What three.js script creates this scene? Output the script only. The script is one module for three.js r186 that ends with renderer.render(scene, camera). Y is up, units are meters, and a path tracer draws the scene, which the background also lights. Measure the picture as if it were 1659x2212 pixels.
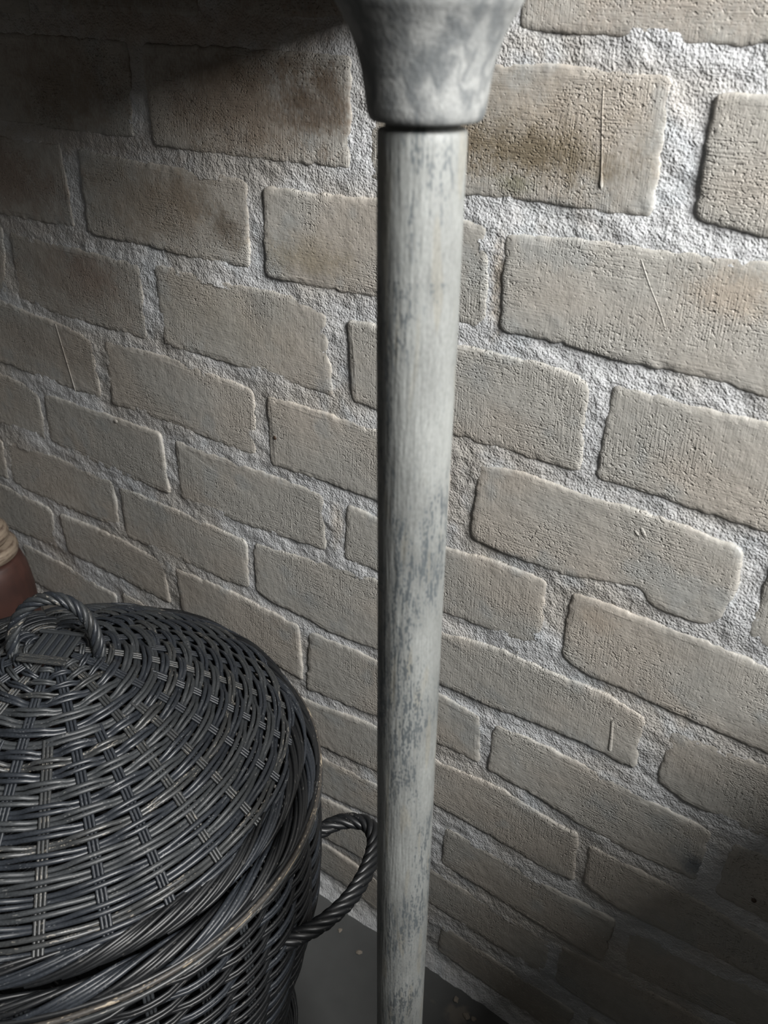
import * as THREE from 'three';
import { mergeGeometries } from 'three/addons/utils/BufferGeometryUtils.js';
import { RoundedBoxGeometry } from 'three/addons/geometries/RoundedBoxGeometry.js';
import { ImprovedNoise } from 'three/addons/math/ImprovedNoise.js';
import { RectAreaLightUniformsLib } from 'three/addons/lights/RectAreaLightUniformsLib.js';

// ---------------------------------------------------------------- camera, sky, light, exposure
const scene = new THREE.Scene();
const camera = new THREE.PerspectiveCamera(59.456, 1659 / 2212, 0.02, 50);
camera.position.set(0.48083, 0.93544, 0.55605);
camera.rotation.set(-0.5076, 0.62493, 0.02421, 'YXZ');
camera.focus = 0.78;
camera.userData.fStop = 11;
scene.add(camera);

scene.background = new THREE.Color(0.75, 0.82, 0.9);

RectAreaLightUniformsLib.init();
const WIN = { x: 1.2, z0: 0.12, z1: 0.74, y0: 1.18, y1: 1.92 };       // the window opening in the right-hand wall
const daylight = new THREE.RectAreaLight(new THREE.Color(1.0, 0.985, 0.96), 56, WIN.z1 - WIN.z0 - 0.08, WIN.y1 - WIN.y0 - 0.08);
daylight.position.set(WIN.x - 0.005, (WIN.y0 + WIN.y1) / 2, (WIN.z0 + WIN.z1) / 2);
daylight.lookAt(0, (WIN.y0 + WIN.y1) / 2, (WIN.z0 + WIN.z1) / 2);
daylight.castShadow = true;
scene.add(daylight);

const renderer = new THREE.WebGLRenderer({ antialias: true });
renderer.toneMapping = THREE.LinearToneMapping;
renderer.toneMappingExposure = 1.0;
renderer.shadowMap.enabled = true;

// ---------------------------------------------------------------- helpers
const noise = new ImprovedNoise();
const n3 = (x, y, z = 0.37) => noise.noise(x + 71.3, y + 33.7, z);
const fbm = (x, y, z, o = 4) => { let s = 0, a = 0.5; for (let i = 0; i < o; i++) { s += a * n3(x, y, z + i * 7.7); x *= 2.03; y *= 2.03; a *= 0.5; } return s; };
const clamp = (x, a = 0, b = 1) => Math.min(b, Math.max(a, x));
const smooth = (a, b, x) => { const t = clamp((x - a) / (b - a)); return t * t * (3 - 2 * t); };
const lerp = (a, b, t) => a + (b - a) * t;
let seed = 20417;
const rnd = () => { seed = (seed * 1664525 + 1013904223) >>> 0; return seed / 4294967296; };
const rr = (a, b) => a + (b - a) * rnd();

const taken = {};
function numbered(name) { const n = taken[name] = (taken[name] ?? -1) + 1; return n ? `${name}_${String(n).padStart(3, '0')}` : name; }
function show(m) { m.castShadow = true; m.receiveShadow = true; return m; }
function part(name, geometry, material, parent) { const m = show(new THREE.Mesh(geometry, material)); m.name = name; parent.add(m); return m; }
function thing(name, label, category, pos = [0, 0, 0]) {
  const g = new THREE.Group(); g.name = numbered(name); g.position.set(...pos); g.userData = { label, category }; scene.add(g); return g;
}
function structure(name, geometry, material, label) {
  const m = geometry ? show(new THREE.Mesh(geometry, material)) : new THREE.Group();
  m.name = name; m.userData.kind = 'structure'; if (label) m.userData.label = label; scene.add(m); return m;
}
function box(x0, x1, y0, y1, z0, z1) { const g = new THREE.BoxGeometry(x1 - x0, y1 - y0, z1 - z0); g.translate((x0 + x1) / 2, (y0 + y1) / 2, (z0 + z1) / 2); return g; }
function rbox(w, h, d, r, x, y, z) { const g = new RoundedBoxGeometry(w, h, d, 3, r); g.translate(x, y, z); return g; }
function colourTexture(w, h, fn) {
  const d = new Uint8Array(w * h * 4), c = [0, 0, 0], enc = v => { v = clamp(v); return Math.round(255 * (v <= 0.0031308 ? 12.92 * v : 1.055 * Math.pow(v, 1 / 2.4) - 0.055)); };
  for (let y = 0, i = 0; y < h; y++) for (let x = 0; x < w; x++, i += 4) { fn(x, y, c); d[i] = enc(c[0]); d[i + 1] = enc(c[1]); d[i + 2] = enc(c[2]); d[i + 3] = 255; }
  const t = new THREE.DataTexture(d, w, h); t.colorSpace = THREE.SRGBColorSpace; finish(t); return t;
}
function heightTexture(w, h, field) {
  const d = new Uint8Array(w * h * 4);
  for (let i = 0; i < w * h; i++) { const v = Math.round(255 * clamp(field[i])); d[4 * i] = d[4 * i + 1] = d[4 * i + 2] = v; d[4 * i + 3] = 255; }
  const t = new THREE.DataTexture(d, w, h); finish(t); return t;
}
function finish(t) { t.magFilter = THREE.LinearFilter; t.minFilter = THREE.LinearMipmapLinearFilter; t.wrapS = t.wrapT = THREE.MirroredRepeatWrapping; t.generateMipmaps = true; t.needsUpdate = true; }
// sweep a flattened round section along points; normals[i] is the direction of the section's short axis
function sweep(points, normals, rx, ry, sides = 6, closed = false, cap = true, uScale = 5, v0 = 0) {
  const n = points.length, pos = [], nor = [], uv = [], idx = [];
  const T = new THREE.Vector3(), N = new THREE.Vector3(), Bn = new THREE.Vector3(), q = new THREE.Vector3();
  let len = 0;
  for (let i = 0; i < n; i++) {
    const a = points[closed ? (i - 1 + n - 1) % (n - 1) : Math.max(0, i - 1)], b = points[closed ? (i + 1) % (n - 1) : Math.min(n - 1, i + 1)];
    T.subVectors(b, a).normalize(); N.copy(normals[i]).addScaledVector(T, -T.dot(normals[i])).normalize(); Bn.crossVectors(T, N);
    if (i) len += points[i].distanceTo(points[i - 1]);
    const f = typeof rx === 'function' ? rx(i / (n - 1)) : 1, ax = typeof rx === 'function' ? f : rx, ay = typeof rx === 'function' ? f * ry : ry;
    for (let k = 0; k <= sides; k++) {
      const t = 2 * Math.PI * k / sides, c = Math.cos(t), s = Math.sin(t);
      q.copy(points[i]).addScaledVector(Bn, c * ax).addScaledVector(N, s * ay); pos.push(q.x, q.y, q.z);
      q.set(0, 0, 0).addScaledVector(Bn, c / ax).addScaledVector(N, s / ay).normalize(); nor.push(q.x, q.y, q.z);
      uv.push(len * uScale, v0 + k / sides);
    }
  }
  const w = sides + 1;
  for (let i = 0; i < n - 1; i++) for (let k = 0; k < sides; k++) { const a = i * w + k; idx.push(a, a + w, a + 1, a + 1, a + w, a + w + 1); }
  if (!closed && cap) for (const i of [0, n - 1]) {
    const c = pos.length / 3; pos.push(points[i].x, points[i].y, points[i].z);
    T.subVectors(points[i], points[i ? i - 1 : 1]).normalize(); nor.push(T.x, T.y, T.z); uv.push(0, 0);
    for (let k = 0; k < sides; k++) i ? idx.push(c, i * w + k, i * w + k + 1) : idx.push(c, k + 1, k);
  }
  const g = new THREE.BufferGeometry();
  g.setAttribute('position', new THREE.Float32BufferAttribute(pos, 3)); g.setAttribute('normal', new THREE.Float32BufferAttribute(nor, 3)); g.setAttribute('uv', new THREE.Float32BufferAttribute(uv, 2)); g.setIndex(idx);
  return g;
}
const V = (x, y, z) => new THREE.Vector3(x, y, z);

// ---------------------------------------------------------------- materials of the room
const mPlaster = new THREE.MeshStandardMaterial({ color: new THREE.Color(0.07, 0.068, 0.066), roughness: 0.9 });
const mCeiling = new THREE.MeshStandardMaterial({ color: new THREE.Color(0.12, 0.118, 0.115), roughness: 0.95 });
const mFrame = new THREE.MeshStandardMaterial({ color: new THREE.Color(0.55, 0.54, 0.5), roughness: 0.5 });
const mGlass = new THREE.MeshPhysicalMaterial({ color: 0xffffff, transmission: 1, thickness: 0, roughness: 0.02, ior: 1.5 });
const mDarkWood = new THREE.MeshStandardMaterial({ color: new THREE.Color(0.05, 0.032, 0.022), roughness: 0.55 });

// ---------------------------------------------------------------- room shell
const ROOM = { x0: -1.35, x1: 1.2, z1: 1.9, h: 2.3 };
{
  const f = colourTexture(1024, 1024, (x, y, c) => {
    const u = x / 1024 * 1.2, v = y / 1024 * 1.2, a = 0.5 + 0.8 * fbm(u * 9, v * 9, 1.2), b = 0.5 + 0.8 * fbm(u * 60, v * 60, 4.1);
    const worn = smooth(0.66, 0.74, 0.5 + 0.9 * fbm(u * 16, v * 16, 9.3, 5));
    const k = 0.05 + 0.03 * a + 0.012 * b;
    c[0] = lerp(k * 0.97, 0.17, worn * 0.6); c[1] = lerp(k, 0.15, worn * 0.6); c[2] = lerp(k * 1.0, 0.125, worn * 0.6);
  });
  f.repeat.set(1 / 1.2, 1 / 1.2);
  const hf = new Float32Array(512 * 512);
  for (let y = 0, i = 0; y < 512; y++) for (let x = 0; x < 512; x++, i++) hf[i] = 0.5 + 0.5 * fbm(x / 40, y / 40, 2.2, 5);
  const hb = heightTexture(512, 512, hf); hb.repeat.set(2, 2);
  const mFloor = new THREE.MeshStandardMaterial({ map: f, bumpMap: hb, bumpScale: 0.0006, roughness: 0.5 });
  const g = box(ROOM.x0 - 0.15, ROOM.x1 + 0.15, -0.1, 0, -0.15, ROOM.z1 + 0.15);
  const p = g.attributes.position, uv = g.attributes.uv; for (let i = 0; i < p.count; i++) uv.setXY(i, p.getX(i), p.getZ(i));
  structure('floor', g, mFloor, 'dark grey painted concrete floor with worn flecks');
  structure('ceiling', box(ROOM.x0 - 0.15, ROOM.x1 + 0.15, ROOM.h, ROOM.h + 0.1, -0.15, ROOM.z1 + 0.15), mCeiling);
  structure('wall_left', box(ROOM.x0 - 0.12, ROOM.x0, 0, ROOM.h, 0, ROOM.z1), mPlaster);
  structure('wall_front', box(ROOM.x0 - 0.12, ROOM.x1 + 0.12, 0, ROOM.h, ROOM.z1, ROOM.z1 + 0.12), mPlaster);
  const a = ROOM.x1, b = ROOM.x1 + 0.14;
  structure('wall_right', mergeGeometries([box(a, b, 0, WIN.y0, 0, ROOM.z1), box(a, b, WIN.y1, ROOM.h, 0, ROOM.z1), box(a, b, WIN.y0, WIN.y1, 0, WIN.z0), box(a, b, WIN.y0, WIN.y1, WIN.z1, ROOM.z1)]), mPlaster);
  const w = structure('window_1', null, null, 'tall daylight window in the side wall');
  const fr = 0.04, zc = (WIN.z0 + WIN.z1) / 2, yc = (WIN.y0 + WIN.y1) / 2, X0 = a + 0.05, X1 = a + 0.1;
  part('window_frame', mergeGeometries([box(X0, X1, WIN.y0, WIN.y0 + fr, WIN.z0, WIN.z1), box(X0, X1, WIN.y1 - fr, WIN.y1, WIN.z0, WIN.z1), box(X0, X1, WIN.y0 + fr, WIN.y1 - fr, WIN.z0, WIN.z0 + fr), box(X0, X1, WIN.y0 + fr, WIN.y1 - fr, WIN.z1 - fr, WIN.z1)]), mFrame, w);
  part('pane', box(X0 + 0.02, X0 + 0.024, WIN.y0 + fr, WIN.y1 - fr, WIN.z0 + fr, WIN.z1 - fr), mGlass, w);
  part('window_sill', rbox(0.06, 0.03, WIN.z1 - WIN.z0 + 0.06, 0.006, a - 0.005, WIN.y0 - 0.02, zc), mFrame, w);
}

// ---------------------------------------------------------------- the painted brick wall
// brick outlines on the wall in millimetres: row, top edge, bottom edge (both from left to right)
const TRACED = [
 [0,[-316,1000.7,-110,998.7],[-316,930.6,-179.8,931.3,-112,930.3]],
 [0,[-72.1,1000.7,155.4,998.7],[-70.1,932.6,-17.8,932.9,26.4,932.8,153.4,929.3]],
 [0,[172.3,1000.7,380.3,1000.7],[174.3,928.3,222.6,926.9,257,926,279.1,923.9,325,925.4,380.3,925.4]],
 [1,[-409.8,911.3,-295.5,911.3,-199.8,909.9],[-409.8,834.9,-343.9,834.9,-278.4,833.6,-203.5,834.7]],
 [1,[-181.3,908.4,-75.9,909.7,40.5,908.2],[-177.2,831.3,-112.4,830.8,-35.2,832.2,39.9,833.6]],
 [1,[55.3,909.4,157.7,908.9,200.8,909.7,248.7,907.9,275.4,907.3],[60,827.9,143.5,827,203.9,829.4,249.6,828.3,275.8,830.1]],
 [1,[302.5,899.8,330.5,900.6,510.5,900.6],[302.8,832.8,310.9,831.2,347,827.3,510.5,827.3]],
 [2,[-518.6,817.3,-410.6,817.3,-313.5,818],[-518.6,739.6,-422.8,739.6,-308.6,742.5]],
 [2,[-286.9,817.6,-217.1,814.5,-100.3,814.9,-67.9,812.2],[-287.4,740.1,-207.9,740.8,-137,739.5,-70.4,742.1]],
 [2,[-48.9,810.8,11.6,811.8,66.7,814.3,161.4,808.9],[-51.2,738.2,10.3,738.4,68.3,741.8,145.7,736,165.6,736.5]],
 [2,[176.5,805.1,226.6,809,264.5,810.5,288.7,810.8,350.1,813.3,384.5,813.3],[178.5,738.5,213.5,738.7,250.8,737.5,264.7,736.4,306.9,737.2,333,737.8,356,735.5,367.8,734.2,384.5,734.2]],
 [3,[-648.5,724.6,-438.5,724.6],[-648.5,648.6,-452.1,648.6]],
 [3,[-426.5,722.3,-340.9,721,-215.3,720.6],[-431,648.8,-364.4,643.9,-309.9,644.6,-216.5,647.4]],
 [3,[-195,724.3,-78.3,724.8,-27.5,725.8,14,718],[-190.8,647.2,-102,648.6,-44.7,647.9,21.7,647.1]],
 [3,[38.8,717.5,68.8,718.2,144.2,719,172.6,719.5,215.6,721.2,242.6,717.3,251.1,716],[43.4,649.7,70.3,647.1,146.4,646.1,197.8,647.3,228.3,646.9,253,647.1]],
 [3,[268.9,718.3,301.9,718.3,337.2,717.2,371.5,718,474.1,718],[266.1,646.7,306.8,647.4,348.8,645.2,387.9,644.8,474.1,644.8]],
 [4,[-514.9,640.5,-467.1,640.5,-404.2,634.5,-343.8,632.7,-307.7,626.5],[-514.9,560.6,-492.7,560.6,-420.6,559.7,-353,560,-304.9,562.3]],
 [4,[-287,630.9,-231.9,634.4,-165.4,635,-115.1,630.9,-73.3,628.4],[-287.5,559.8,-191.1,563,-109.7,560.8,-74.3,561]],
 [4,[-55.4,628.4,-4.9,629.4,33.9,629.3,70.7,629.7,143.9,632.5],[-54,559.3,7.3,562.2,72.2,562.6,143.5,556.8]],
 [4,[170.8,628.5,208.5,632.7,230.3,631,261.2,630.4,294,631.3,332.6,631.1,374.6,627],[167.7,560.8,197.2,558.7,235.2,557.5,253.5,558.8,310.2,571.7,317.9,568.4,320.1,561.9,331.9,559.2,359.7,560.6,373,570.2,372.4,579,377.7,592.1]],
 [4,[394.6,626.8,421.8,624.1,601.8,624.1],[393.8,588.3,390,570,395.4,563.8,406.8,560.4,432,557.7,601.8,557.7]],
 [5,[-635.7,544.1,-488.4,544.1,-442.7,541.7,-426.8,534.1],[-635.7,472.2,-520.9,472.2,-425.7,477.8]],
 [5,[-414.4,540.1,-365.7,541.8,-292.9,544.3,-212.5,546.1],[-416.7,477.4,-298.6,474.2,-207.4,476]],
 [5,[-190.2,544.1,-111,545.9,-35.1,547.2,8.7,546.9],[-189.1,477,-100.5,477.9,-37.8,483.6,12.3,488.4]],
 [5,[38.6,547.4,72.6,545,145.4,541.6,198.3,546.8,238.2,546.5],[34.8,488.4,73.8,490.1,147.3,476.1,192.8,478.3,241.9,480.7]],
 [5,[260.4,545.7,294.1,546.9,332.5,546.2,371.4,547.2,410.5,543.8,468.4,543.8],[260.9,483.6,283.2,475.8,318.8,477.2,353.3,476.2,385.8,475.5,425.7,476.1,468.4,476.1]],
 [6,[-735.3,445.9,-525.3,445.9],[-735.3,391.2,-528.2,391.2]],
 [6,[-515.3,452,-407,458.8,-306.5,458.6],[-518.9,391.5,-497.6,388.2,-401.8,391.1,-304.8,398.5]],
 [6,[-294.7,456.5,-187.8,459.3,-94.8,458],[-293.4,392.5,-281.2,391.3,-196,394.7,-124.1,397,-93.7,400.8]],
 [6,[-84.2,460.3,-23.3,467.8,33.7,477.1,74,480.1,103.9,475.3],[-84.1,403.6,-61.5,396.9,-15.7,398.4,15.8,394.3,74.6,400.5,103.7,399.1]],
 [6,[121.6,456.6,147.7,454.1,206.4,463.7,238.9,462.3,303.3,464.4,336,458.8],[119.2,396.9,147.8,396.1,204.3,397.8,244,402.6,293,406.6,335.5,403.8]],
 [6,[355.4,458.8,381.1,460.4,428.6,463.3,563,463.3],[355,402.1,381.3,395.1,416.4,396.8,443.6,396.1,563,396.1]],
 [7,[-651.8,376,-461.5,376,-441.8,374],[-651.8,308.6,-557,308.6,-442.6,317.9]],
 [7,[-424.1,376.1,-316,383.5,-230.2,380.1],[-418.8,320.7,-305.8,323.6,-268.9,322.2,-227.9,323.7]],
 [7,[-210.9,379.6,-125.2,385.2,-70.1,384.3,-24.9,383.8],[-207.6,322.1,-112.2,320.1,-22.7,313.2]],
 [7,[-10.6,382.2,38.2,386.6,74.9,386.1,148.7,382.7,192.5,379.3],[-16.5,305.1,23,310.1,76.4,317.5,148.6,323.5,170.5,325.7,195.1,325.2]],
 [7,[206.9,380.2,256.2,383,296.5,382.5,325.5,380.9,338.8,378.9,384.6,377.7,403.6,377.8],[205.3,323.2,253.2,322.6,305.2,315,357.1,315.7,401.8,320.2]],
 [7,[421.6,378.5,447.4,379.1,626.7,379.1],[418.7,317.5,461.5,316.6,626.7,316.6]],
 [8,[-747.7,299.7,-567.3,299.7,-544.2,297.9],[-747.7,232.3,-537.7,232.3]],
 [8,[-527.3,293.8,-423,295,-333.1,290.3],[-524.1,234.8,-447.9,237,-331.9,229.7]],
 [8,[-65.1,291.6,-21.5,288.4,76.7,304.1,107.2,304.3],[-71.8,230.9,-18.4,233.7,25.7,235.9,78,242.9,104.2,244.1]],
 [8,[122.3,304.5,150,300.2,221.9,309.5,273.9,301.7,299.7,303.6],[118.8,242.9,148.9,242.3,213.6,242.2,281.6,239.9,302.7,244.5]],
 [8,[311.5,298.5,351.8,300.2,389.8,300.6,427.6,300.1,465.6,298,519.5,298],[312.4,248.1,348.9,241.2,389.7,245.4,447.1,249.8,475.9,252.2,519.5,252.2]],
 [9,[-62.1,212,-16.9,214,25.6,218.9,78.4,223.2,147.2,222.7],[-64.9,156.3,-1.7,162.3,40.5,168.8,79.4,176.3,148,167.9]],
 [9,[164.3,218.5,215.4,221.5,260.6,219.5,295.9,221.3,346.7,224.1],[163.7,165.4,223.3,164.4,286.9,161.7,344.2,162.9]],
 [9,[362.7,226,412.4,231.3,478.6,240,570.2,240],[362.2,168.7,412.6,177.4,451.6,182.4,490.3,188.1,570.2,188.1]],
 [10,[-50.8,146.5,-0.5,155,79.6,165.1,105.8,161.8],[-53.2,88.3,8.3,92.4,50.7,98.1,81.1,94.4,104.9,94.1]],
 [10,[121.3,152.9,151.4,147.7,216.8,145.9,291.5,148.2],[118.7,95.5,152,94.3,221.5,92.6,290.6,92.9]],
 [10,[302.5,152,352.7,158.8,404.5,162.9,444.9,167.6,510.5,167.6],[303.1,96.2,349,92.1,400.2,98.8,443,106.9,510.5,106.9]],
 [11,[-53.8,75.3,8.1,81.4,81.5,76.2,152.6,72.5],[-55.5,33.5,-1.2,33.7,51.2,31.2,82.6,25.2,150.6,27.4]],
 [11,[169.5,72.6,250.8,70.4,328.2,67.9],[166.3,26.3,227.7,21.6,283.1,19.7,319.1,19.4]],
];

const BEDS = [916, 822, 732, 643, 555, 471, 390, 308, 231, 162, 86, 22];   // heights of the bed joints

// colour of the paint, mapped on the wall in metres: u -0.75 .. 0.75, v 0 .. 1
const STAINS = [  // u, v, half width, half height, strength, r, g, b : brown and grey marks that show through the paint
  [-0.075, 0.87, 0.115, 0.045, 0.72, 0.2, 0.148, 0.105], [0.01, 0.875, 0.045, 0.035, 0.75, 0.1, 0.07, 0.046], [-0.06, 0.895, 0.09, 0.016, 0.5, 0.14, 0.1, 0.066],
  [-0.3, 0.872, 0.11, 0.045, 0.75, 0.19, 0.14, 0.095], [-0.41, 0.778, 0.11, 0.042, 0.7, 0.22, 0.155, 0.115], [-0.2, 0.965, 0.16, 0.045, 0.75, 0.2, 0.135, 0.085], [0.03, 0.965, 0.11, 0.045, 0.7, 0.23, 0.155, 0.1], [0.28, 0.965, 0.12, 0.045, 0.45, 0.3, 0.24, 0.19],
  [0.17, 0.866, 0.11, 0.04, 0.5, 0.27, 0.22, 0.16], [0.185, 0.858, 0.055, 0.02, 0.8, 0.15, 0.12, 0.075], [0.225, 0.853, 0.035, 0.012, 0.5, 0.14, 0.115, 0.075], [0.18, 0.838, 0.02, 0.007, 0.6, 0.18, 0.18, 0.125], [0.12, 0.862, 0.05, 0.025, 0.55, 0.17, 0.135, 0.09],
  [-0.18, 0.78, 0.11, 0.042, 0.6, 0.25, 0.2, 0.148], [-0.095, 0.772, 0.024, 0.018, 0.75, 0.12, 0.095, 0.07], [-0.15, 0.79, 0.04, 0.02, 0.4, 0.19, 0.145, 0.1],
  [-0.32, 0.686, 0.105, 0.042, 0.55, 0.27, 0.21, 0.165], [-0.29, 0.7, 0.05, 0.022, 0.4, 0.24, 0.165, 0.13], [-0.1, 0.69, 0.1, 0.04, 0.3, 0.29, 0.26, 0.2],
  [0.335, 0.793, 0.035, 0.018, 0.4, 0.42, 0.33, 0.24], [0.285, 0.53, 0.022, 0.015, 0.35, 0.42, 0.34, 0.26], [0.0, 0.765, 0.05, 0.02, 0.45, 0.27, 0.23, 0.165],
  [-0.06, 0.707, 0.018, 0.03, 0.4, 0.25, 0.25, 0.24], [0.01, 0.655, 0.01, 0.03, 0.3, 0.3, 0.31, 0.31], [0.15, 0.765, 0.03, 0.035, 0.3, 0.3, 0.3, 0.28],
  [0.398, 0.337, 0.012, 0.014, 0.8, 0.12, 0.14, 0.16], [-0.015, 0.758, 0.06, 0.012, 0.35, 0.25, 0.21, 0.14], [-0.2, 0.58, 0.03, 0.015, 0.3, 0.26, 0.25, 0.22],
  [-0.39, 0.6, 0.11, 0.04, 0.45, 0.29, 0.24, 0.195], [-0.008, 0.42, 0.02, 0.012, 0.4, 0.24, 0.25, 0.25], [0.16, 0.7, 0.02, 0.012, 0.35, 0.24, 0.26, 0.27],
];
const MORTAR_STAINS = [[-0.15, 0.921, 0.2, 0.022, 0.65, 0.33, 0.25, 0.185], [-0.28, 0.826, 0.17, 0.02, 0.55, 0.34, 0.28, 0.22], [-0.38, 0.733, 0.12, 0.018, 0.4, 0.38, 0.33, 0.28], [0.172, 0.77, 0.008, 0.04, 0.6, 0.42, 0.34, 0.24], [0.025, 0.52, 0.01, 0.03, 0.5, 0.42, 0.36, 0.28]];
const WMAP = { u0: -0.75, du: 1.5, v0: 0, dv: 1 };
function paintTexture(base, cool, warm, stains) {
  const W = stains === STAINS ? 1440 : 768, H = W * 2 / 3 | 0;
  const t = colourTexture(W, H, (x, y, c) => {
    const u = WMAP.u0 + WMAP.du * x / W, v = WMAP.v0 + WMAP.dv * y / H;
    const a = fbm(u * 14, v * 22, 3.3, 4), g = fbm(u * 130, v * 130, 8.1, 3), w = fbm(u * 7, v * 11, 14.2, 3), s = n3(u * 420, v * 60, 5.5);
    const k = 1 + 0.16 * a + 0.16 * g + 0.03 * s, m = smooth(-0.16, 0.26, w), q = smooth(0.12, 0.34, fbm(u * 24, v * 24, 21.4, 3));
    let r0 = lerp(base[0], warm[0], m) * k, g0 = lerp(base[1], warm[1], m) * k, b0 = lerp(base[2], warm[2], m) * k;
    r0 = lerp(r0, cool[0], q * 0.5); g0 = lerp(g0, cool[1], q * 0.5); b0 = lerp(b0, cool[2], q * 0.5);
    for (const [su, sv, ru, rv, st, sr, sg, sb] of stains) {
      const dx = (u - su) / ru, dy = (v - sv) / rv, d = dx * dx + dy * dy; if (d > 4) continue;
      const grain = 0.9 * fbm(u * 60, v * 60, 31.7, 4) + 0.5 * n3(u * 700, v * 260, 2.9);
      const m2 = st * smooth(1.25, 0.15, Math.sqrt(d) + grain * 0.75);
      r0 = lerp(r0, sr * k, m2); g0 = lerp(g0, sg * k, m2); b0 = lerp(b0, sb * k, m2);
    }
    c[0] = r0; c[1] = g0; c[2] = b0;
  });
  t.repeat.set(1 / WMAP.du, 1 / WMAP.dv); t.offset.set(-WMAP.u0 / WMAP.du, -WMAP.v0 / WMAP.dv);
  return t;
}
function brickRelief(S, size) {                                       // brushed paint with pits, blisters and grit
  const f = new Float32Array(S * S), mm = size * 1000 / S;
  for (let y = 0, i = 0; y < S; y++) for (let x = 0; x < S; x++, i++) {
    const X = x * mm, Y = y * mm, w = smooth(-0.12, 0.12, n3(X / 55, Y / 55, 41.3));
    const stroke = lerp(n3(X / 0.9, Y / 16, 3.1), n3(X / 18 + n3(X / 30, Y / 30, 7.7), Y / 1.0, 6.2), w);
    const rough = smooth(-0.25, 0.35, n3(X / 70, Y / 60, 51));        // some patches are gritty, some brushed smooth
    const pit = smooth(0.3, 0.5, n3(X / 1.5, Y / 1.1, 13.1) + 0.25 * n3(X / 9, Y / 9, 15.7)), pit2 = smooth(0.42, 0.56, n3(X / 3.2, Y / 2.4, 23.1) + 0.2 * n3(X / 1.2, Y / 1.2, 25.7)), grit = smooth(0.34, 0.55, n3(X / 1.3, Y / 1.3, 33.1));
    f[i] = 0.55 + 0.16 * n3(X / 26, Y / 26, 1.1) + 0.1 * n3(X / 8, Y / 8, 2.2) + 0.05 * n3(X / 2.6, Y / 2.6, 3.3) + 0.085 * stroke * (0.5 + rough) - 0.26 * pit * (0.15 + rough) - 0.4 * pit2 * (0.2 + 0.8 * rough) + 0.1 * grit * (0.3 + 0.7 * rough);
  }
  return heightTexture(S, S, f);
}
function mortarRelief(S, size) {                                      // coarse gritty pointing under paint
  const f = new Float32Array(S * S), mm = size * 1000 / S;
  for (let y = 0, i = 0; y < S; y++) for (let x = 0; x < S; x++, i++) {
    const X = x * mm, Y = y * mm, r = 1 - Math.abs(2 * n3(X / 2.1, Y / 1.9, 3.3));
    f[i] = 0.42 + 0.22 * n3(X / 5, Y / 5, 2.2) + 0.26 * n3(X / 1.7, Y / 1.7, 5.3) + 0.16 * (r - 0.6) + 0.12 * n3(X / 0.8, Y / 0.8, 7.1);
  }
  return heightTexture(S, S, f);
}
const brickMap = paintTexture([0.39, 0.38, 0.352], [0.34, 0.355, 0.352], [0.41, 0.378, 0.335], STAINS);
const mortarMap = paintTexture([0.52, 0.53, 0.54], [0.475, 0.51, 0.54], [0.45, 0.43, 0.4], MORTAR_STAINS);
const brickBump = brickRelief(1536, 0.48); brickBump.repeat.set(1 / 0.48, 1 / 0.48);
const mortarBump = mortarRelief(1024, 0.3); mortarBump.repeat.set(1 / 0.3, 1 / 0.3);
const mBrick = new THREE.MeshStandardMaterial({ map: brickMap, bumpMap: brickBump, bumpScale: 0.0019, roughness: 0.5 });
const mMortar = new THREE.MeshStandardMaterial({ map: mortarMap, bumpMap: mortarBump, bumpScale: 0.0014, roughness: 0.6 });

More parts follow.
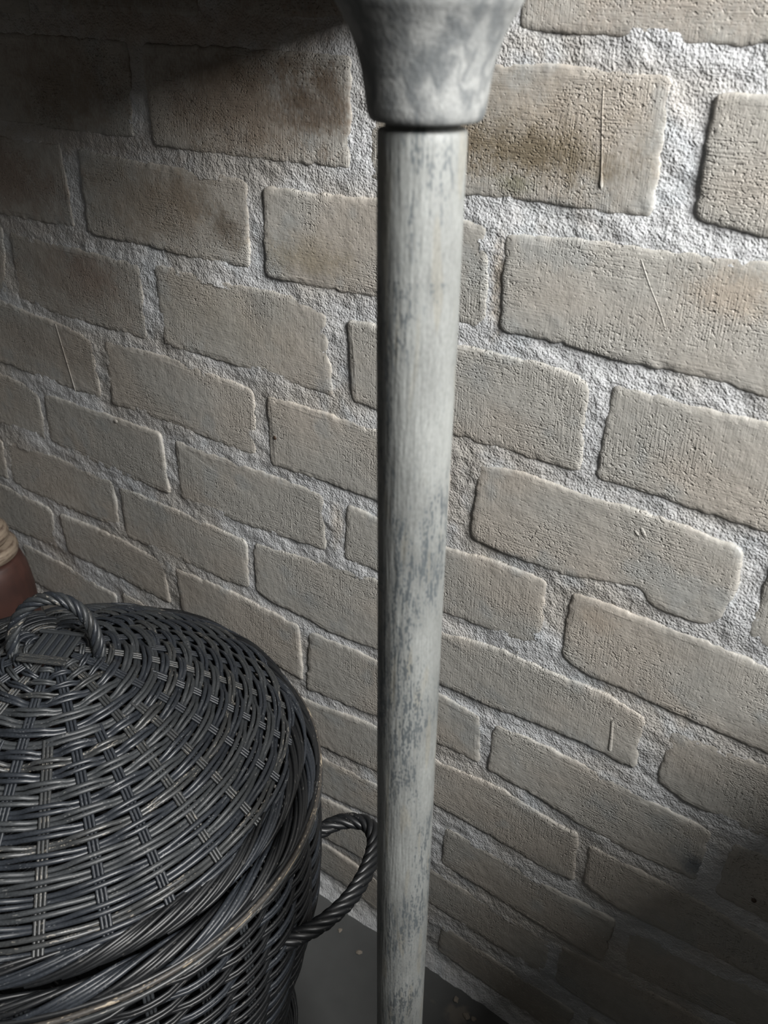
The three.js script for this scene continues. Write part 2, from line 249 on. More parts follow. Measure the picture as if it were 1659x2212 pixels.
function ringOf(poly, step) {                                         // closed outline, evenly spaced, with rounded corners
  const pts = []; const n = poly.length;
  for (let i = 0; i < n; i++) { const a = poly[i], b = poly[(i + 1) % n], L = Math.hypot(b[0] - a[0], b[1] - a[1]), k = Math.max(1, Math.round(L / step)); for (let j = 0; j < k; j++) pts.push([lerp(a[0], b[0], j / k), lerp(a[1], b[1], j / k)]); }
  let p = pts; const passes = Math.round(30 / (step * step) * 0.8);
  for (let s = 0; s < passes; s++) p = p.map((q, i) => { const a = p[(i - 1 + p.length) % p.length], b = p[(i + 1) % p.length]; return [(a[0] + 2 * q[0] + b[0]) / 4, (a[1] + 2 * q[1] + b[1]) / 4]; });
  return p;
}
function brickGeometry(poly, step, proud, tiltU, tiltV, salt) {
  let p = ringOf(poly, step); const n = p.length;
  let area = 0; for (let i = 0; i < n; i++) { const a = p[i], b = p[(i + 1) % n]; area += a[0] * b[1] - b[0] * a[1]; }
  if (area < 0) p.reverse();
  const nor = p.map((q, i) => { const a = p[(i - 2 + n) % n], b = p[(i + 2) % n], x = b[1] - a[1], y = -(b[0] - a[0]), l = Math.hypot(x, y) || 1; return [x / l, y / l]; });
  // ragged edge: fine bites and a slow wander
  p = p.map((q, i) => { const e = 1 + 1.1 * n3(q[0] / 9, q[1] / 9, salt) + 0.8 * n3(q[0] / 3.1, q[1] / 3.1, salt + 3) - 1.2 * smooth(0.3, 0.5, n3(q[0] / 14, q[1] / 14, salt + 8)); return [q[0] + nor[i][0] * e, q[1] + nor[i][1] * e]; });
  let uc = 0, vc = 0; for (const q of p) { uc += q[0] / n; vc += q[1] / n; }
  const rings = [[0, -11], [0, -2.3], [0.5, -1.25], [1.3, -0.6], [2.8, -0.18], [5.5, 0]], pos = [], uv = [], idx = [];
  for (const [d, z] of rings) p.forEach((q, i) => {
    const x = q[0] - nor[i][0] * d, y = q[1] - nor[i][1] * d;
    const zz = z + (z > -9 ? proud + tiltU * (x - uc) / 100 + tiltV * (y - vc) / 35 + (d > 0 ? 0.5 * n3(x / 7, y / 7, salt + 20) : 0) : 0);
    pos.push(x / 1000, y / 1000, zz / 1000); uv.push(x / 1000, y / 1000);
  });
  for (let r = 0; r < rings.length - 1; r++) for (let i = 0; i < n; i++) { const a = r * n + i, b = r * n + (i + 1) % n; idx.push(a, b, a + n, b, b + n, a + n); }
  const o = (rings.length - 1) * n, contour = []; for (let i = 0; i < n; i++) contour.push(new THREE.Vector2(pos[3 * (o + i)], pos[3 * (o + i) + 1]));
  for (const t of THREE.ShapeUtils.triangulateShape(contour, [])) idx.push(o + t[0], o + t[1], o + t[2]);
  const g = new THREE.BufferGeometry();
  g.setAttribute('position', new THREE.Float32BufferAttribute(pos, 3)); g.setAttribute('uv', new THREE.Float32BufferAttribute(uv, 2)); g.setIndex(idx); g.computeVertexNormals();
  return { geometry: g, outline: contour };
}
const wall = structure('wall_back', null, null, 'painted brick wall in greige with whiter gritty mortar joints');
{
  const outlines = [];
  const rows = new Map(); for (let r = 0; r < 12; r++) rows.set(r, []);
  for (const [row, t, b] of TRACED) {
    const top = [], bot = []; for (let i = 0; i < t.length; i += 2) top.push([t[i], t[i + 1]]); for (let i = 0; i < b.length; i += 2) bot.push([b[i], b[i + 1]]);
    rows.get(row).push({ poly: [...top, ...bot.reverse()], u0: Math.min(t[0], b[0]), u1: Math.max(t.at(-2), b.at(-2)), fine: true });
  }
  const L0 = ROOM.x0 * 1000, R0 = ROOM.x1 * 1000;
  for (const [row, list] of rows) {
    const top = row ? BEDS[row - 1] - 7 : 1001, bottom = row === 11 ? 27 : BEDS[row] + 7, rect = (a, b) => ({ poly: [[a, top + rr(-1.5, 1.5)], [b, top + rr(-1.5, 1.5)], [b + rr(-2, 2), bottom + rr(-1.5, 1.5)], [a + rr(-2, 2), bottom + rr(-1.5, 1.5)]], u0: a, u1: b });
    list.sort((a, b) => a.u0 - b.u0);
    const extra = [];
    for (let i = 1; i < list.length; i++) { const a = list[i - 1].u1 + 14, b = list[i].u0 - 14, w = b - a; if (w < 40) continue; const k = Math.max(1, Math.round((w + 14) / 205)), l = (w + 14) / k; for (let j = 0; j < k; j++) extra.push(rect(a + j * l, a + (j + 1) * l - 14)); }
    for (let u = list[0].u0 - 15; u > L0 + 30; u -= 221) extra.push(rect(Math.max(L0 + 4, u - 207), u));
    for (let u = list.at(-1).u1 + 15; u < R0 - 30; u += 221) extra.push(rect(u, Math.min(R0 - 4, u + 207)));
    list.push(...extra);
  }
  let salt = 1;
  for (const [, list] of rows) for (const b of list) {
    salt += 1.73;
    const { geometry, outline } = brickGeometry(b.poly, b.fine ? 2 : 4, rr(-0.5, 0.7), rr(-0.5, 0.5), rr(-0.35, 0.35), salt);
    part('brick', geometry, mBrick, wall); outlines.push(outline);
  }
  // the courses above the picture: three brick shapes, set again and again
  const shapes = [0, 1, 2].map(i => brickGeometry([[-103, 38], [103, 37], [104, -37], [-103, -38]], 5, 0, rr(-0.4, 0.4), rr(-0.3, 0.3), 300 + i * 9).geometry);
  for (let r = 0, y = 1.053; y < ROOM.h - 0.04; r++, y += 0.09) for (let x = ROOM.x0 + 0.11 + (r % 2 ? 0.1 : 0); x < ROOM.x1 - 0.1; x += 0.221) part('brick', shapes[Math.floor(rnd() * 3)], mBrick, wall).position.set(x, y, 0);

  // mortar: a real rough surface, left out where bricks cover it
  const U0 = -0.8, U1 = 0.66, V0 = 0, V1 = 1.02, st = 0.0016, nu = Math.round((U1 - U0) / st), nv = Math.round((V1 - V0) / st), mask = new Uint8Array((nu + 1) * (nv + 1));
  for (const o of outlines) {
    const q = o.filter((_, i) => i % 3 === 0); let a0 = 9, a1 = -9, b0 = 9, b1 = -9; for (const p of q) { a0 = Math.min(a0, p.x); a1 = Math.max(a1, p.x); b0 = Math.min(b0, p.y); b1 = Math.max(b1, p.y); }
    for (let j = Math.max(0, Math.ceil((b0 - V0) / st)); j <= Math.min(nv, (b1 - V0) / st); j++) {
      const v = V0 + j * st, xs = [];
      for (let i = 0; i < q.length; i++) { const a = q[i], b = q[(i + 1) % q.length]; if ((a.y > v) !== (b.y > v)) xs.push(a.x + (v - a.y) / (b.y - a.y) * (b.x - a.x)); }
      xs.sort((a, b) => a - b);
      for (let k = 0; k + 1 < xs.length; k += 2) for (let i = Math.max(0, Math.ceil((xs[k] - U0) / st)); i <= Math.min(nu, (xs[k + 1] - U0) / st); i++) mask[j * (nu + 1) + i] = 1;
    }
  }
  const id = new Int32Array((nu + 1) * (nv + 1)).fill(-1), pos = [], uv = [], idx = [];
  const depth = (u, v) => {
    const x = u * 1000, y = v * 1000;
    let z = -1.35 + 2.2 * n3(x / 60, y / 45, 61.2) + 1.1 * n3(x / 16, y / 11, 63.4) + 0.5 * n3(x / 5, y / 5, 65.7) + 0.35 * n3(x / 2.4, y / 2.4, 67.9);
    if (y < 30) z += 9 * Math.pow(1 - y / 30, 2) + 1.5 * n3(x / 14, y / 9, 71);
    return Math.min(z, y < 30 ? 12 : 0.25) / 1000;
  };
  const vert = (i, j) => { const k = j * (nu + 1) + i; if (id[k] < 0) { id[k] = pos.length / 3; const u = U0 + i * st, v = V0 + j * st; pos.push(u, v, depth(u, v)); uv.push(u, v); } return id[k]; };
  for (let j = 0; j < nv; j++) for (let i = 0; i < nu; i++) {
    const k = j * (nu + 1) + i; if (mask[k] && mask[k + 1] && mask[k + nu + 1] && mask[k + nu + 2]) continue;
    const a = vert(i, j), b = vert(i + 1, j), c = vert(i + 1, j + 1), d = vert(i, j + 1); idx.push(a, b, c, a, c, d);
  }
  const g = new THREE.BufferGeometry();
  g.setAttribute('position', new THREE.Float32BufferAttribute(pos, 3)); g.setAttribute('uv', new THREE.Float32BufferAttribute(uv, 2)); g.setIndex(idx); g.computeVertexNormals();
  part('mortar', g, mMortar, wall);
  const core = mergeGeometries([box(ROOM.x0 - 0.12, ROOM.x1 + 0.14, 0, ROOM.h, -0.15, -0.0095), box(ROOM.x0, U0, 0, V1, -0.012, -0.004), box(U1, ROOM.x1, 0, V1, -0.012, -0.004), box(ROOM.x0, ROOM.x1, V1, ROOM.h, -0.012, -0.004)]);
  part('wall_core', core, mMortar, wall);

  // runs and blobs of paint dried on the bricks
  const onWall = g => { const p = g.attributes.position, uv = g.attributes.uv; for (let i = 0; i < p.count; i++) uv.setXY(i, p.getX(i), p.getY(i)); return g; };
  const run = (pts, r0, r1) => {
    const P = [], N = [], c = new THREE.CatmullRomCurve3(pts.map(([u, v]) => V(u, v, 0.0002))), k = 24;
    for (let i = 0; i <= k; i++) { P.push(c.getPoint(i / k)); N.push(V(0, 0, 1)); }
    part('paint_run', onWall(sweep(P, N, t => lerp(r0, r1, Math.pow(t, 5)) * (t > 0.9 ? Math.sqrt(clamp(1 - (t - 0.9) / 0.101)) : 1) + 1e-5, 0.7, 8)), mBrick, wall);
  };
  run([[0.2344, 0.9], [0.2358, 0.885], [0.239, 0.862], [0.2405, 0.85], [0.2415, 0.8425]], 0.0003, 0.0019);
  run([[0.3112, 0.443], [0.3125, 0.43], [0.3138, 0.411]], 0.0016, 0.0021);
  run([[0.2743, 0.8037], [0.283, 0.788], [0.293, 0.772], [0.2986, 0.7608]], 0.0005, 0.0009);
  run([[-0.3664, 0.633], [-0.356, 0.59], [-0.3479, 0.557]], 0.0005, 0.0006);
  run([[0.222, 0.47], [0.2205, 0.452], [0.2165, 0.428]], 0.0003, 0.0005);
  for (const [u, v, w, h, t] of [[0.3076, 0.617, 0.0018, 0.0046, 0.6], [0.3035, 0.6145, 0.0012, 0.0034, 0.75], [-0.283, 0.541, 0.003, 0.0022, 0.3]]) {
    const s = new THREE.SphereGeometry(1, 14, 10); s.scale(w, h, 0.0009); s.rotateZ(t); s.translate(u, v, 0.0003);
    part('paint_blob', onWall(s), mBrick, wall);
  }
  for (const [u, v] of [[-0.0465, 0.5893], [0.447, 0.333]]) { const s = new THREE.SphereGeometry(0.002, 14, 10); s.scale(1, 1, 0.6); s.translate(u, v, 0.0006); part('hole_dot', s, mDarkWood, wall); }  // dark beads standing in for small holes in the bricks
}

// ---------------------------------------------------------------- the turned wooden post
{
  const W = 512, H = 2048;
  const streaks = colourTexture(W, H, (x, y, c) => {                   // limed grey paint rubbed through to dark wood along the grain
    const a = x / W * 115, Y = y / H * 1100;                           // millimetres round and along
    const body = fbm(a / 30, Y / 70, 2.2, 4), fine = n3(a / 0.9, Y / 6, 4.4), mid = n3(a / 2.6, Y / 15, 6.6), speck = n3(a / 1.1, Y / 2.2, 8.8);
    const zone = smooth(-0.15, 0.35, fbm(a / 30 + 4, Y / 90, 12.1, 3) + (Y < 835 ? 0.14 : -0.12));
    const rub = smooth(0.12, 0.5, 0.5 * fine + 0.4 * mid + 0.45 * speck + 0.5 * (zone - 0.5)) * (0.3 + 0.7 * zone);
    const k = 1 + 0.6 * body + 0.18 * fine + 0.2 * speck, tan = smooth(0.3, 0.5, n3(a / 6, Y / 40, 17.3));
    c[0] = lerp(lerp(0.192, 0.196, tan) * k, 0.055, rub * 0.85); c[1] = lerp(lerp(0.2, 0.196, tan) * k, 0.066, rub * 0.85); c[2] = lerp(lerp(0.194, 0.178, tan) * k, 0.074, rub * 0.85);
  });
  const bare = new Float32Array(512 * 1024);
  for (let y = 0, i = 0; y < 1024; y++) for (let x = 0; x < 512; x++, i++) { const a = x / 512 * 115, Y = y / 1024 * 1100; bare[i] = 0.5 + 0.3 * n3(a / 1.4, Y / 16, 4.4) + 0.2 * n3(a / 4, Y / 30, 5.1) + 0.15 * n3(a / 1.5, Y / 2.5, 8.8); }
  const grain = heightTexture(512, 1024, bare);
  const mPost = new THREE.MeshStandardMaterial({ map: streaks, bumpMap: grain, bumpScale: 0.0005, roughness: 0.55 });
  const smear = colourTexture(512, 512, (x, y, c) => {
    const u = x / 512 * 9, v = y / 512 * 7, w = fbm(u + 1.5 * fbm(u, v, 3.1), v + 1.5 * fbm(u + 9, v, 5.1), 1.9, 5), f = fbm(u * 7, v * 3, 7.3, 3), d = smooth(-0.35, 0.4, w + 0.25 * f), k = 1 + 0.2 * f;
    c[0] = lerp(0.24, 0.1, d) * k; c[1] = lerp(0.247, 0.108, d) * k; c[2] = lerp(0.243, 0.112, d) * k;
  });
  const mCollar = new THREE.MeshStandardMaterial({ map: smear, bumpMap: grain, bumpScale: 0.0003, roughness: 0.55 });
  const post = thing('turned_post', 'upright round wooden post in rubbed grey limewash with a bell-shaped collar', 'post', [0.2673, 0, 0.2176]);
  post.quaternion.setFromUnitVectors(V(0, 1, 0), V(-0.01201, 1, 0.00801).normalize());
  const lathe = (pr, seg = 96) => { const g = new THREE.LatheGeometry(pr.map(([y, r]) => new THREE.Vector2(r, y)), seg); const p = g.attributes.position, uv = g.attributes.uv; for (let i = 0; i < p.count; i++) uv.setXY(i, uv.getX(i), p.getY(i) / 1.1); return g; };
  const shaft = []; const key = [[0.03, 0.0165], [0.15, 0.01655], [0.276, 0.0168], [0.4, 0.0172], [0.52, 0.0175], [0.687, 0.0178], [0.75, 0.0184], [0.81, 0.0188], [0.8905, 0.0187]];
  for (let i = 0; i < key.length - 1; i++) for (let k = 0; k < 8; k++) shaft.push([lerp(key[i][0], key[i + 1][0], k / 8), lerp(key[i][1], key[i + 1][1], k / 8)]);
  shaft.push([0.8905, 0.0187], [0.8938, 0.0186], [0.8945, 0.0178], [0.8946, 0.0155], [0.899, 0.0155]);
  const gs = lathe(shaft);
  { const p = gs.attributes.position; for (let i = 0; i < p.count; i++) { const y = p.getY(i), a = Math.atan2(p.getZ(i), p.getX(i)), s = 1 + 0.012 * n3(Math.cos(a) * 1.2, Math.sin(a) * 1.2 + y * 9, 3.1); p.setX(i, p.getX(i) * s); p.setZ(i, p.getZ(i) * s); } gs.computeVertexNormals(); }
  part('shaft', gs, mPost, post);
  const bell = pr => { const g = lathe(pr), p = g.attributes.position, uv = g.attributes.uv; for (let i = 0; i < p.count; i++) uv.setXY(i, uv.getX(i) * 2, p.getY(i) * 9); return g; };
  const collar = part('bell_collar', bell([[0.8975, 0.0154], [0.8972, 0.0205], [0.8974, 0.0222], [0.8984, 0.0234], [0.9004, 0.0242], [0.9035, 0.0247], [0.9077, 0.0252], [0.912, 0.0258], [0.9161, 0.0265], [0.9205, 0.0276], [0.9243, 0.0288], [0.9284, 0.0303], [0.9324, 0.0322], [0.9355, 0.034], [0.9375, 0.0352], [0.9387, 0.0361], [0.941, 0.0372], [0.945, 0.0381], [0.951, 0.0384], [0.957, 0.038], [0.961, 0.037], [0.963, 0.035]]), mCollar, post);
  collar.position.set(0.0011, 0, -0.0008);
  part('finial', bell([[0.963, 0.03], [0.972, 0.027], [0.985, 0.029], [1.0, 0.034], [1.016, 0.0365], [1.03, 0.034], [1.042, 0.026], [1.05, 0.012], [1.052, 0.0004]]), mCollar, post);
  part('foot', lathe([[0, 0.0004], [0, 0.046], [0.004, 0.05], [0.012, 0.05], [0.018, 0.044], [0.024, 0.028], [0.034, 0.0185], [0.04, 0.0166]]), mPost, post);
}

// ---------------------------------------------------------------- wicker basket and lid
const wickerMap = (dark, pale, amount, z) => {
  const t = colourTexture(512, 64, (x, y, c) => {
    const a = n3(x / 26, y / 9, z), b = n3(x / 4, y / 5, z + 3), s = smooth(1 - amount, 1.12 - amount, 0.5 + 0.75 * a + 0.4 * b), k = 1 + 0.5 * b;
    for (let i = 0; i < 3; i++) c[i] = lerp(dark[i] * k, pale[i], s);
  });
  t.repeat.set(1, 1); return t;
};
const wicker = [
  new THREE.MeshStandardMaterial({ map: wickerMap([0.031, 0.0345, 0.0375], [0.13, 0.13, 0.128], 0.1, 1.1), roughness: 0.48 }),
  new THREE.MeshStandardMaterial({ map: wickerMap([0.02, 0.0235, 0.029], [0.11, 0.115, 0.12], 0.1, 5.2), roughness: 0.4 }),
  new THREE.MeshStandardMaterial({ map: wickerMap([0.033, 0.035, 0.036], [0.2, 0.185, 0.16], 0.17, 9.4), roughness: 0.4 }),
];
const wickerDark = new THREE.MeshStandardMaterial({ map: wickerMap([0.008, 0.0088, 0.01], [0.07, 0.068, 0.064], 0.06, 3.7), roughness: 0.42 });
const wickerWorn = new THREE.MeshStandardMaterial({ map: wickerMap([0.05, 0.045, 0.04], [0.3, 0.255, 0.19], 0.27, 7.9), roughness: 0.5 });
const BK = { x: -0.0608, z: 0.2664 };

function ropeAround(points, strands, twist, a, r, sides = 7) {         // strands twisted round a path, one geometry for each strand
  const curve = new THREE.CatmullRomCurve3(points), L = curve.getLength(), n = Math.round(L / 0.0016), fr = curve.computeFrenetFrames(n), out = [];
  const up = V(0.2, 0.9, 0.35).normalize();
  for (let s = 0; s < strands; s++) {
    const P = [], N = [];
    for (let i = 0; i <= n; i++) {
      const t = i / n, T = fr.tangents[i], A = up.clone().addScaledVector(T, -T.dot(up)).normalize(), B = V(0, 0, 0).crossVectors(T, A), ph = 2 * Math.PI * (s / strands + t * L / twist);
      const d = A.multiplyScalar(Math.cos(ph)).addScaledVector(B, Math.sin(ph));
      P.push(curve.getPointAt(t).addScaledVector(d, a)); N.push(d);
    }
    out.push(sweep(P, N, r, r, sides));
  }
  return out;
}
function borderBundles(parent, n, R, y, a, span, rods, rod, mats, phi0, phi1, name, jitter) {
  const d = 2 * Math.PI / n;
  for (let i = 0; i < n; i++) {
    const gs = [], lift = rr(-jitter, jitter) + (i % 2 ? 0.0009 : -0.0007);
    for (let k = 0; k < rods; k++) {
      const P = [], N = [];
      for (let s = 0; s <= 18; s++) {
        const t = s / 18, th = d * i + t * span * d + (k - rods / 2) * d / (rods + 1.1), ph = lerp(phi0, phi1, t), aa = a + lift + 0.0008 * Math.sin(k * 2.3 + i), c = Math.cos(ph), q = Math.sin(ph);
        const rad = R + aa * c; P.push(V(Math.cos(th) * rad, y + aa * q, Math.sin(th) * rad)); N.push(V(Math.cos(th) * c, q, Math.sin(th) * c));
      }
      gs.push(sweep(P, N, rod, rod * 0.85, 6, false, true, 5, rnd()));
    }
    part(name, mergeGeometries(gs), mats[i % mats.length], parent);
  }
}

{ // basket body
  const body = thing('wicker_basket', 'round dark charcoal wicker basket standing on the floor by the brick wall', 'basket', [BK.x, 0, BK.z]);
  const prof = [[0, 0.184], [0.024, 0.1812], [0.081, 0.1885], [0.143, 0.1995], [0.195, 0.2118], [0.25, 0.2198], [0.305, 0.2205], [0.339, 0.2185], [0.372, 0.2125], [0.4, 0.207]];
  const Rb = y => { let i = 0; while (i < prof.length - 2 && y > prof[i + 1][0]) i++; const t = (y - prof[i][0]) / (prof[i + 1][0] - prof[i][0]); return lerp(prof[i][1], prof[i + 1][1], t * t * (3 - 2 * t) * 0.5 + t * 0.5) - 0.003; };
  const N = 34, seg = N * 6;
  for (let j = 0, y = 0.014; y < 0.366; j++, y += 0.0071) {
    const gs = [], wob = rr(-0.0006, 0.0006);
    for (const o of [-1, 1]) {
      const P = [], Nn = [];
      for (let i = 0; i <= seg; i++) {
        const th = 2 * Math.PI * i / seg, w = Math.cos(N * th / 2 + j * Math.PI), sq = Math.sign(w) * Math.pow(Math.abs(w), 0.6), yy = y + wob + o * 0.00185 * (0.9 + 0.1 * w) + 0.0007 * n3(Math.cos(th) * 5, Math.sin(th) * 5, j * 1.9 + o), r = Rb(yy) + 0.0026 * sq;
        P.push(V(Math.cos(th) * r, yy, Math.sin(th) * r)); Nn.push(V(Math.cos(th), 0, Math.sin(th)));
      }
      gs.push(sweep(P, Nn, 0.00198, 0.0017, 6, true, false, 5, rnd()));
    }
    part('weaver', mergeGeometries(gs), j % 4 === 1 ? wicker[1] : wickerDark, body);
  }
  for (let i = 0; i < N; i++) {
    const gs = [];
    for (const o of [-1, 0, 1]) {
      const P = [], Nn = [], th = 2 * Math.PI * i / N;
      for (let s = 0; s <= 30; s++) { const y = lerp(0.004, 0.372, s / 30), r = Rb(y), a = th + o * 0.0028 / r; P.push(V(Math.cos(a) * r, y, Math.sin(a) * r)); Nn.push(V(Math.cos(th), 0, Math.sin(th))); }
      gs.push(sweep(P, Nn, 0.00135, 0.00125, 5, false, true, 5, rnd()));
    }
    part('stake', mergeGeometries(gs), i % 2 ? wickerDark : wicker[0], body);
  }
  borderBundles(body, 26, 0.2095, 0.3705, 0.0068, 2.4, 4, 0.0021, [wickerDark, wicker[1], wickerDark], 3.4, -0.9, 'border_bundle', 0.0004);
  borderBundles(body, 30, 0.182, 0.0105, 0.0075, 2.2, 3, 0.0023, [wickerDark], 2.6, -0.6, 'foot_bundle', 0.0003);
  [[0.2205, 0.3655, 0.0022, wickerWorn], [0.2212, 0.361, 0.002, wicker[2]], [0.2185, 0.3695, 0.002, wickerDark]].forEach(([R, y, r, m], q) => {
    const P = [], Nn = []; for (let i = 0; i <= 160; i++) { const th = 2 * Math.PI * i / 160, y2 = y + 0.0011 * Math.sin(th * 5 + q * 2) ; P.push(V(Math.cos(th) * R, y2, Math.sin(th) * R)); Nn.push(V(Math.cos(th), 0, Math.sin(th))); }
    const o = part('rim_rod', sweep(P, Nn, r, r, 7, true, false, 3), m, body); if (q === 0) o.userData.label = 'pale worn rod where the dark paint has rubbed off';
  });
  { // base of the basket
    const gs = []; for (let i = -8; i <= 8; i++) { const z = i * 0.02, h = Math.sqrt(0.178 * 0.178 - z * z); gs.push(rbox(2 * h, 0.004, 0.018, 0.0015, 0, 0.012, z)); }
    gs.forEach(g => part('base_slat', g, wickerDark, body));
  }
  const H = [[0.093, 0.277, 0.129], [0.1035, 0.279, 0.1155], [0.1085, 0.281, 0.106], [0.118, 0.283, 0.0965], [0.134, 0.284, 0.0905], [0.149, 0.284, 0.0985], [0.162, 0.283, 0.1226], [0.1695, 0.282, 0.158], [0.166, 0.28, 0.19], [0.1555, 0.278, 0.215], [0.147, 0.276, 0.23], [0.134, 0.274, 0.243]].map(([x, y, z]) => V(x - BK.x, y, z - BK.z));
  const loop = new THREE.Group(); loop.name = 'side_handle'; loop.userData.label = 'twisted loop handle on the side of the basket'; body.add(loop);
  ropeAround(H, 5, 0.055, 0.0043, 0.0032).forEach(g => part('handle_strand', g, wickerDark, loop));
}
{ // lid
  const Y0 = 0.394, HH = 0.094, R = 0.204, lid = thing('basket_lid', 'domed charcoal wicker lid with a small arched top handle', 'lid', [BK.x, 0, BK.z]);
  const hh = r => 1 - Math.pow(r / R, 1.55), slope = r => HH * 1.55 * Math.pow(r, 0.55) / Math.pow(R, 1.55);
  const at = (r, th, off = 0) => { const h = hh(r), s = slope(r), l = Math.hypot(s, 1), c = Math.cos(th), q = Math.sin(th); return V(c * (r + off * s / l), Y0 + HH * h + off / l, q * (r + off * s / l) - 0.0176 * h); };
  const up = (r, th) => { const s = slope(r); return V(Math.cos(th) * s, 1, Math.sin(th) * s).normalize(); };
  let j = 0;
  for (let r = 0.022; r < 0.2; j++) {
    const inner = r < 0.084, N = inner ? 14 : 28, pitch = (r < 0.05 ? 0.0058 : 0.0079) / Math.hypot(1, slope(r)), wide = r < 0.05 ? 0.0025 : 0.0037, seg = N * (inner ? 10 : 7), gs = [], amp = inner ? 0.0023 : 0.0025;
    const ks = [-0.5, 0.5];
    for (const k of ks) {
      const P = [], Nn = [];
      for (let i = 0; i <= seg; i++) {
        const th = 2 * Math.PI * i / seg, w = Math.cos(N * th / 2 + j * Math.PI), sq = Math.sign(w) * Math.pow(Math.abs(w), 0.55), rad = r + k * wide * (0.86 + 0.14 * w) + 0.0009 * n3(Math.cos(th) * 4, Math.sin(th) * 4, j * 2.3 + k * 0.6), off = amp * sq + 0.0005 * n3(Math.cos(th) * 6 + 8, Math.sin(th) * 6, j * 1.3 + k);
        P.push(at(rad, th, off)); Nn.push(up(rad, th));
      }
      gs.push(sweep(P, Nn, wide * 0.5, 0.0013, 8, true, false, 5, rnd()));
    }
    part('weaver', mergeGeometries(gs), wicker[[0, 1, 0, 1, 2, 1, 0][j % 7]], lid);
    r += pitch;
  }
  for (let i = 0; i < 28; i++) {
    const gs = [], th = 2 * Math.PI * i / 28, r0 = i % 2 ? 0.078 : 0.016;
    for (const o of [-1, 0, 1]) {
      const P = [], Nn = [];
      for (let s = 0; s <= 22; s++) { const r = lerp(r0, 0.1965, s / 22), a = th + o * Math.min(0.0027, r * 0.1) / r; P.push(at(r, a, 0)); Nn.push(up(r, th)); }
      gs.push(sweep(P, Nn, 0.00132, 0.00115, 6, false, true, 5, rnd()));
    }
    part('stake', mergeGeometries(gs), wicker[i % 3 === 0 ? 2 : 1], lid);
  }
  borderBundles(lid, 28, 0.2, Y0 - 0.0022, 0.0068, 2.1, 5, 0.0018, [wickerDark, wickerDark, wicker[1]], 2.5, -0.75, 'border_bundle', 0.0005);  // border mostly in the darker wicker: shade at the lid front put into colour
  const turn = g => g.translate(0, 0, 0.0176).rotateY(0.5).translate(0, 0, -0.0176);
  // square of flat sticks at the middle of the lid, held by two cross pieces
  for (let i = -3; i <= 3; i++) { const g = rbox(0.0042, 0.0028, 0.034, 0.0011, i * 0.0047, Y0 + HH + 0.0026, -0.0176); g.translate(0, 0.0006 * Math.cos(i), 0); turn(g); part('centre_stick', g, wicker[(i + 3) % 2], lid); }
  for (const o of [0.0155, 0.0205]) { const g = rbox(0.04, 0.0026, 0.0038, 0.001, 0, Y0 + HH + 0.0046, -0.0176 + o); turn(g); part('cross_stick', g, wicker[2], lid); }
  for (const o of [-0.0165]) { const g = rbox(0.038, 0.0026, 0.0038, 0.001, 0, Y0 + HH + 0.0046, -0.0176 + o); turn(g); part('cross_stick', g, wicker[0], lid); }
  const ax = V(0.811, 0, -0.585), fw = V(0.585, 0, 0.811), arch = [];
  for (let k = 0; k <= 12; k++) { const t = Math.PI * k / 12, c = -Math.cos(t), s = Math.sin(t); const p = V(0, Y0 + HH - 0.012 + 0.052 * Math.pow(s, 0.8), -0.0176); p.addScaledVector(ax, c * 0.035).addScaledVector(fw, -0.012 * s - 0.002); arch.push(p); }
  const top = new THREE.Group(); top.name = 'top_handle'; top.userData.label = 'small arched handle of twisted wicker'; lid.add(top);
  ropeAround(arch, 5, 0.042, 0.0033, 0.0023).forEach((g, i) => part('handle_strand', g, wicker[i % 3], top));
}

// ---------------------------------------------------------------- the reddish post at the edge of the picture
{
  const wood = (a, b, z) => colourTexture(256, 256, (x, y, c) => { const g = n3(x / 6, y / 60, z), f = fbm(x / 30, y / 30, z + 4, 4), m = smooth(-0.2, 0.4, f + 0.4 * g); for (let i = 0; i < 3; i++) c[i] = lerp(a[i], b[i], m) * (1 + 0.25 * g); });
  const mRed = new THREE.MeshStandardMaterial({ map: wood([0.06, 0.026, 0.02], [0.035, 0.016, 0.013], 3.3), roughness: 0.5 });
  const mRing = new THREE.MeshStandardMaterial({ map: wood([0.25, 0.2, 0.15], [0.1, 0.07, 0.052], 8.1), roughness: 0.5 });
  const t = thing('turned_wooden_stand', 'reddish brown turned wooden stand with worn cream rings behind the basket', 'stand', [-0.5, 0, 0.075]);
  const lathe = pr => new THREE.LatheGeometry(pr.map(([y, r]) => new THREE.Vector2(r, y)), 64);
  part('body', lathe([[0, 0.0004], [0, 0.062], [0.004, 0.064], [0.02, 0.064], [0.03, 0.058], [0.1, 0.06], [0.2, 0.061], [0.27, 0.059], [0.3, 0.055], [0.316, 0.05], [0.322, 0.044], [0.322, 0.0004]]), mRed, t);
  part('ring', lathe([[0.32, 0.03], [0.32, 0.043], [0.324, 0.0475], [0.33, 0.049], [0.336, 0.0475], [0.34, 0.043], [0.341, 0.03]]), mRing, t);
  part('ring', lathe([[0.341, 0.03], [0.342, 0.037], [0.347, 0.0405], [0.353, 0.0412], [0.359, 0.0395], [0.364, 0.035], [0.366, 0.028]]), mRing, t);
  part('neck', lathe([[0.362, 0.026], [0.37, 0.028], [0.385, 0.03], [0.41, 0.029], [0.44, 0.022], [0.46, 0.018], [0.47, 0.02], [0.476, 0.0205], [0.48, 0.018], [0.482, 0.0004]]), mRed, t);
}

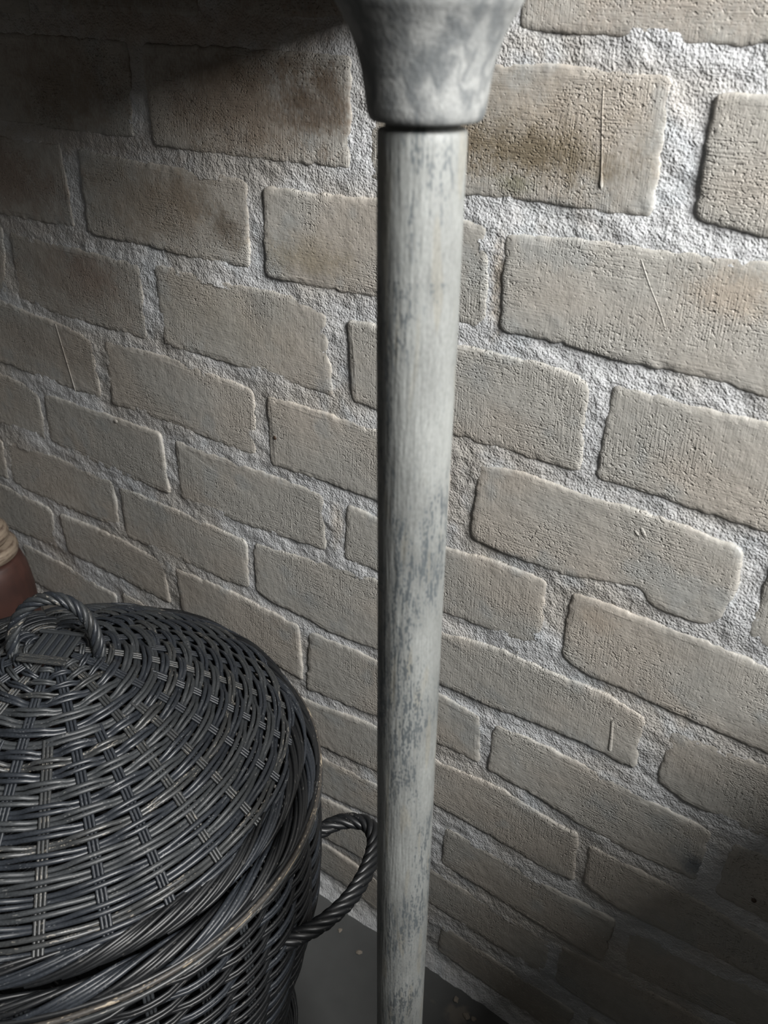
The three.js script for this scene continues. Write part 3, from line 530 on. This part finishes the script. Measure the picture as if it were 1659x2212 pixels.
// ---------------------------------------------------------------- crumbs of old paint and mortar on the floor
{
  const mCrumb = new THREE.MeshStandardMaterial({ color: new THREE.Color(0.2, 0.175, 0.145), roughness: 0.8 });
  for (const [x, z, s] of [[0.2257, 0.0291, 0.0032], [0.2333, 0.0273, 0.0024], [0.2066, 0.0203, 0.0028], [0.0886, 0.0398, 0.0026], [0.0537, 0.0309, 0.0022]]) {
    const g = new THREE.IcosahedronGeometry(s, 2), p = g.attributes.position;
    for (let i = 0; i < p.count; i++) { const a = 1 + 0.45 * n3(p.getX(i) / s * 1.3 + x * 90, p.getY(i) / s * 1.3, p.getZ(i) / s * 1.3 + z * 90); p.setXYZ(i, p.getX(i) * a * 1.3, Math.max(0, p.getY(i) * a * 0.55 + s * 0.3), p.getZ(i) * a); }
    g.computeVertexNormals();
    const m = show(new THREE.Mesh(g, mCrumb)); m.name = numbered('plaster_crumb'); m.position.set(x, 0, z); m.rotation.y = x * 40;
    m.userData = x < 0.15 ? { label: 'small beige plaster crumb on the floor between basket and post', category: 'crumb', group: 'plaster crumbs between basket and post' } : { label: 'small beige plaster crumb on the floor behind the foot of the post', category: 'crumb', group: 'plaster crumbs behind the post' }; scene.add(m);
  }
}

// ---------------------------------------------------------------- shelf and cabinet added out of view to shade the wall's corners
{
  const s = thing('added_shelf', 'dark shelf on two brackets, added out of view to shade the upper left wall', 'shelf', [-0.39, 0.96, 0]);
  part('board', rbox(1.1, 0.022, 0.22, 0.004, 0, 0.011, 0.112), mDarkWood, s);
  for (const x of [-0.36, 0.36]) { part('bracket', mergeGeometries([box(x - 0.012, x + 0.012, 0.022, 0.17, 0.002, 0.012), box(x - 0.012, x + 0.012, 0.022, 0.03, 0.012, 0.17)]), mDarkWood, s); }
  const c = thing('added_cabinet', 'dark cabinet with one door, added out of view to shade the lower right wall', 'cabinet', [0.795, 0, 0.17]);
  part('carcass', rbox(0.4, 0.6, 0.3, 0.006, 0, 0.34, 0), mDarkWood, c);
  part('plinth', box(-0.19, 0.19, 0, 0.04, -0.14, 0.13), mDarkWood, c);
  part('top_board', rbox(0.44, 0.022, 0.33, 0.006, 0, 0.651, 0.005), mDarkWood, c);
  const d = part('door', rbox(0.36, 0.55, 0.018, 0.004, 0, 0.34, 0.159), mDarkWood, c);
  const k = new THREE.SphereGeometry(0.013, 16, 12); k.translate(0.14, 0.32, 0.178); part('knob', k, mFrame, d);
}

renderer.render(scene, camera);
